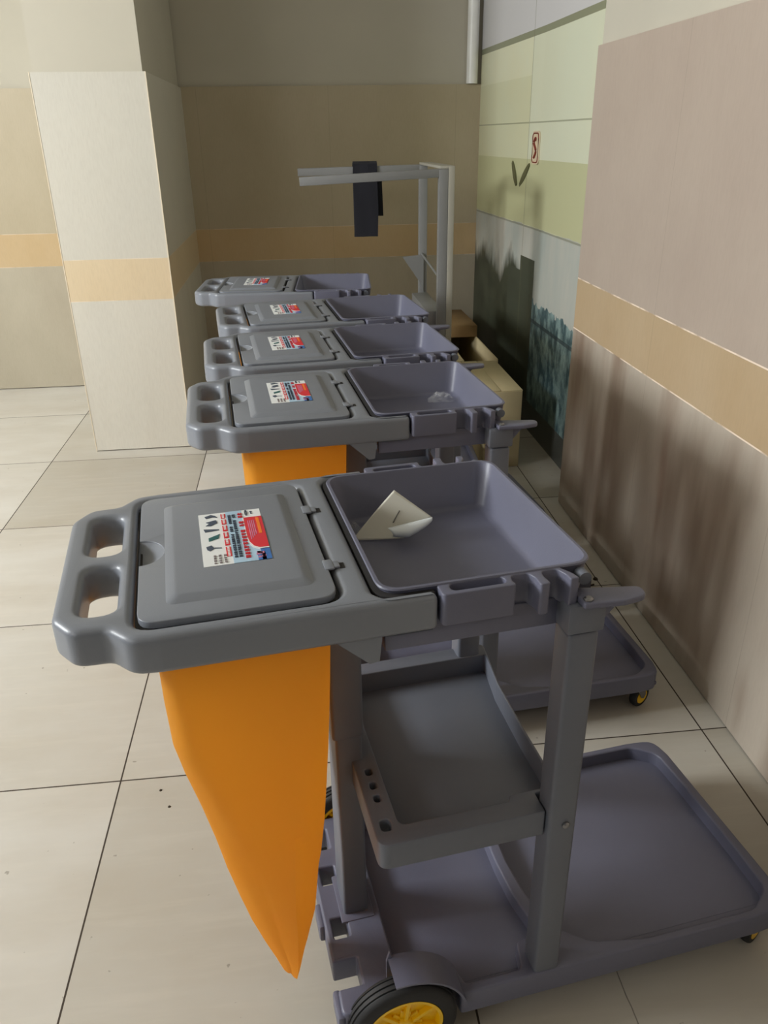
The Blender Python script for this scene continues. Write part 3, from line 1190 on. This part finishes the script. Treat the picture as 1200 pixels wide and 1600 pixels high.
scrap(0, 0.094, 0.142, 0.8865, 0.030, 0.05, 0.03, 3, 'crumpled clear film behind the paper in the nearest tray')
scrap(1, 0.305, 0.125, 0.8885, 0.045, 0.07, 0.03, 5, 'crumpled clear plastic scrap lying in the second tray')
M_scrap = simple('white_scrap', srgb(225, 225, 220), 0.4)
mb = MB()
mb.plate(fillet([(-0.014, -0.006, 0.003), (0.012, -0.008, 0.003), (0.015, 0.005, 0.004), (-0.010, 0.008, 0.003)], 3), [], 0, 0.003, 0.0005)
mb.box(-0.012, 0.008, -0.002, 0.002, 0.002, 0.007, 0.001)
so = mb.build('paper_scrap', M_scrap, None, 30)
so.location = cart_pt(2, 0.205, -0.12, 0.8867)
tag(so, 'tiny white scrap lying in the tray of the middle cart', 'scrap')

# ------------------------------------------------------------------ steel rack standing behind the carts
M_rack = simple('rack_grey_paint', srgb(124, 124, 123), 0.45, metal=0.0, var=0.05)
M_rack_lit = simple('rack_lit_face', srgb(160, 156, 144), 0.45, var=0.05)  # paler rack tone: light on the flange put into the colour
rk = empty('metal_rack', (0.74, 4.0, 0))
tag(rk, 'grey metal rack with two long arms pointing left behind the carts', 'rack')
YR = 0.62
for yy, nm in ((0.0, 'near'), (YR, 'far')):
    mb = MB()
    mb.box(-0.045, 0.0, yy - 0.02, yy + 0.02, 0.0, 1.385, 0.003)
    p = mb.build('upright', M_rack, rk)
    if yy == 0.0:
        mb = MB()
        mb.box(0.0005, 0.030, -0.021, 0.0, 0.0, 1.40, 0.002)
        mb.build('edge_strip', M_rack_lit, p)
    mb = MB()
    mb.box(-0.70, 0.0, yy - 0.018, yy + 0.018, 1.352, 1.39, 0.002, mat=Matrix.Translation((0, yy, 1.37)) @ Matrix.Rotation(math.radians(-2.2 if yy == 0 else -0.8), 4, 'Y') @ Matrix.Translation((0, -yy, -1.37)))
    mb.build('arm', M_rack, rk)
mb = MB()
mb.box(-0.04, 0.03, -0.02, YR + 0.02, 1.388, 1.40, 0.002)
mb.build('top_bar', M_rack_lit, rk)
mb = MB()
mb.prism([(-0.14, 0.915), (-0.02, 0.925), (-0.02, 0.72), (-0.045, 0.78)], 1, YR - 0.03, YR - 0.022)
mb.build('gusset', M_rack, rk)
mb = MB()
mb.tube([(-0.03, YR, 0.93), (-0.01, 0.02, 0.86)], 0.006, 8)
mb.build('brace', M_rack, rk)
mb = MB()
mb.box(-0.09, 0.0, 0.03, YR - 0.05, 0.60, 0.72, 0.004)
mb.build('side_panel', M_rack, rk)
mb = MB()
mb.box(-0.50, 0.03, -0.03, 0.03, 0.0, 0.05, 0.003)
mb.build('foot', M_rack, rk)
mb = MB()
mb.box(-0.50, 0.03, YR - 0.03, YR + 0.03, 0.0, 0.05, 0.003)
mb.build('foot', M_rack, rk)

# towel draped over the far arm
M_towel = simple('black_cloth', srgb(26, 26, 34), 0.95, bump=0.4, bscale=120)
tw = empty('towel', (0.40, 4.0 + YR, 1.39))
tag(tw, 'dark navy cloth draped over the far arm of the metal rack', 'towel')


def cloth(pts, x0, x1, name, th=0.012, skew=0.0):
    mb = MB()
    up = [Vector((y, z)) for y, z in pts]
    L, Rr = [], []
    for i, p in enumerate(up):
        d = (up[min(i + 1, len(up) - 1)] - up[max(i - 1, 0)]).normalized()
        nn = Vector((-d.y, d.x)) * th / 2
        L.append(p + nn)
        Rr.append(p - nn)
    prof = L + Rr[::-1]
    rings = []
    for k in range(7):
        t = k / 6
        x = x0 + (x1 - x0) * t
        rings.append([(x + skew * (-q.y) + 0.003 * math.sin(q.y * 20 + k), q.x + 0.004 * math.sin(t * 9 + q.y * 12), q.y) for q in prof])
    mb.loft(rings, True, True)
    return mb.build(name, M_towel, tw, 50)


cloth([(-0.032, -0.36), (-0.030, -0.2), (-0.028, -0.05), (-0.024, 0.004), (0.0, 0.014), (0.024, 0.004), (0.028, -0.05)], -0.065, 0.065, 'front_fall')
cloth([(0.032, -0.02), (0.036, -0.15), (0.042, -0.26)], 0.02, 0.095, 'back_fall', 0.008, 0.02)

# ------------------------------------------------------------------ cartons behind the carts
M_card = simple('cream_card', srgb(206, 190, 150), 0.8, var=0.06, bump=0.2, bscale=80)
M_cardin = simple('brown_card', srgb(140, 112, 72), 0.85, var=0.08)
bx = empty('cardboard_box', (0.975, 3.94, 0))
tag(bx, 'cream closed cardboard box on the floor beside the mural wall', 'box')
mb = MB()
mb.box(-0.092, 0.092, -0.29, 0.29, 0.0, 0.395, 0.003)
mb.build('body', M_card, bx, 30)
mb = MB()
mb.box(-0.095, -0.015, -0.285, 0.285, 0.395, 0.401, 0.001)
mb.build('flap', M_card, bx, 30)
mb = MB()
mb.box(-0.013, 0.094, -0.287, 0.287, 0.395, 0.399, 0.001)
mb.build('flap', M_card, bx, 30)

bx = empty('open_carton', (0.99, 4.80, 0))
tag(bx, 'long open cream carton with a flap up, behind the closed box', 'box')
mb = MB()
mb.box(-0.10, -0.092, -0.55, 0.50, 0.0, 0.40, 0.001)
mb.box(0.092, 0.10, -0.55, 0.50, 0.0, 0.40, 0.001)
mb.box(-0.092, 0.092, -0.55, -0.542, 0.0, 0.39, 0.001)
mb.box(-0.092, 0.092, 0.492, 0.50, 0.0, 0.40, 0.001)
mb.box(-0.092, 0.092, -0.542, 0.492, 0.0, 0.012, 0.0)
mb.box(-0.075, 0.075, -0.50, -0.1, 0.012, 0.22, 0.0)
mb.build('body', M_card, bx, 30)
mb = MB()
mb.box(-0.11, 0.10, 0.0, 0.505, 0.40, 0.47, 0.003)
mb.build('lid', M_cardin, bx, 30)
mb = MB()
mb.box(-0.15, -0.10, -0.55, 0.0, 0.392, 0.398, 0.001)
mb.build('flap', M_card, bx, 30)

# ------------------------------------------------------------------ bits of debris on the floor
M_deb = simple('debris', srgb(58, 48, 34), 0.9)


def twig(pts, r, label):
    mb = MB()
    mb.tube(pts, r, 6)
    o = mb.build('twig', M_deb, None, 40)
    tag(o, label, 'debris')


twig([(0.955, 2.56, 0.003), (0.985, 2.50, 0.003), (1.02, 2.455, 0.003), (1.04, 2.46, 0.003)], 0.003, 'thin bent dark twig on the floor by the right wall')
mb = MB()
mb.lathe([(0.0, 0.0), (0.010, 0.0), (0.007, 0.006), (0.0, 0.007)], (1.06, 2.50, 0.0), 2, 8)
tag(mb.build('crumb', M_deb, None, 0), 'dark crumb beside the bent twig near the right wall', 'debris')
for (x, y), lab in (((-0.43, 1.605), 'dark speck on the floor left of the orange bag, nearer the tile joint'),
                    ((-0.40, 1.545), 'tiny dark speck on the floor beside the orange bag edge')):
    mb = MB()
    mb.lathe([(0.0, 0.0), (0.004, 0.0), (0.003, 0.002), (0.0, 0.0025)], (x, y, 0), 2, 7)
    tag(mb.build('crumb', M_deb, None, 0), lab, 'debris')

for o in bpy.data.objects:
    if o.type == 'LIGHT':
        o['kind'] = 'structure'
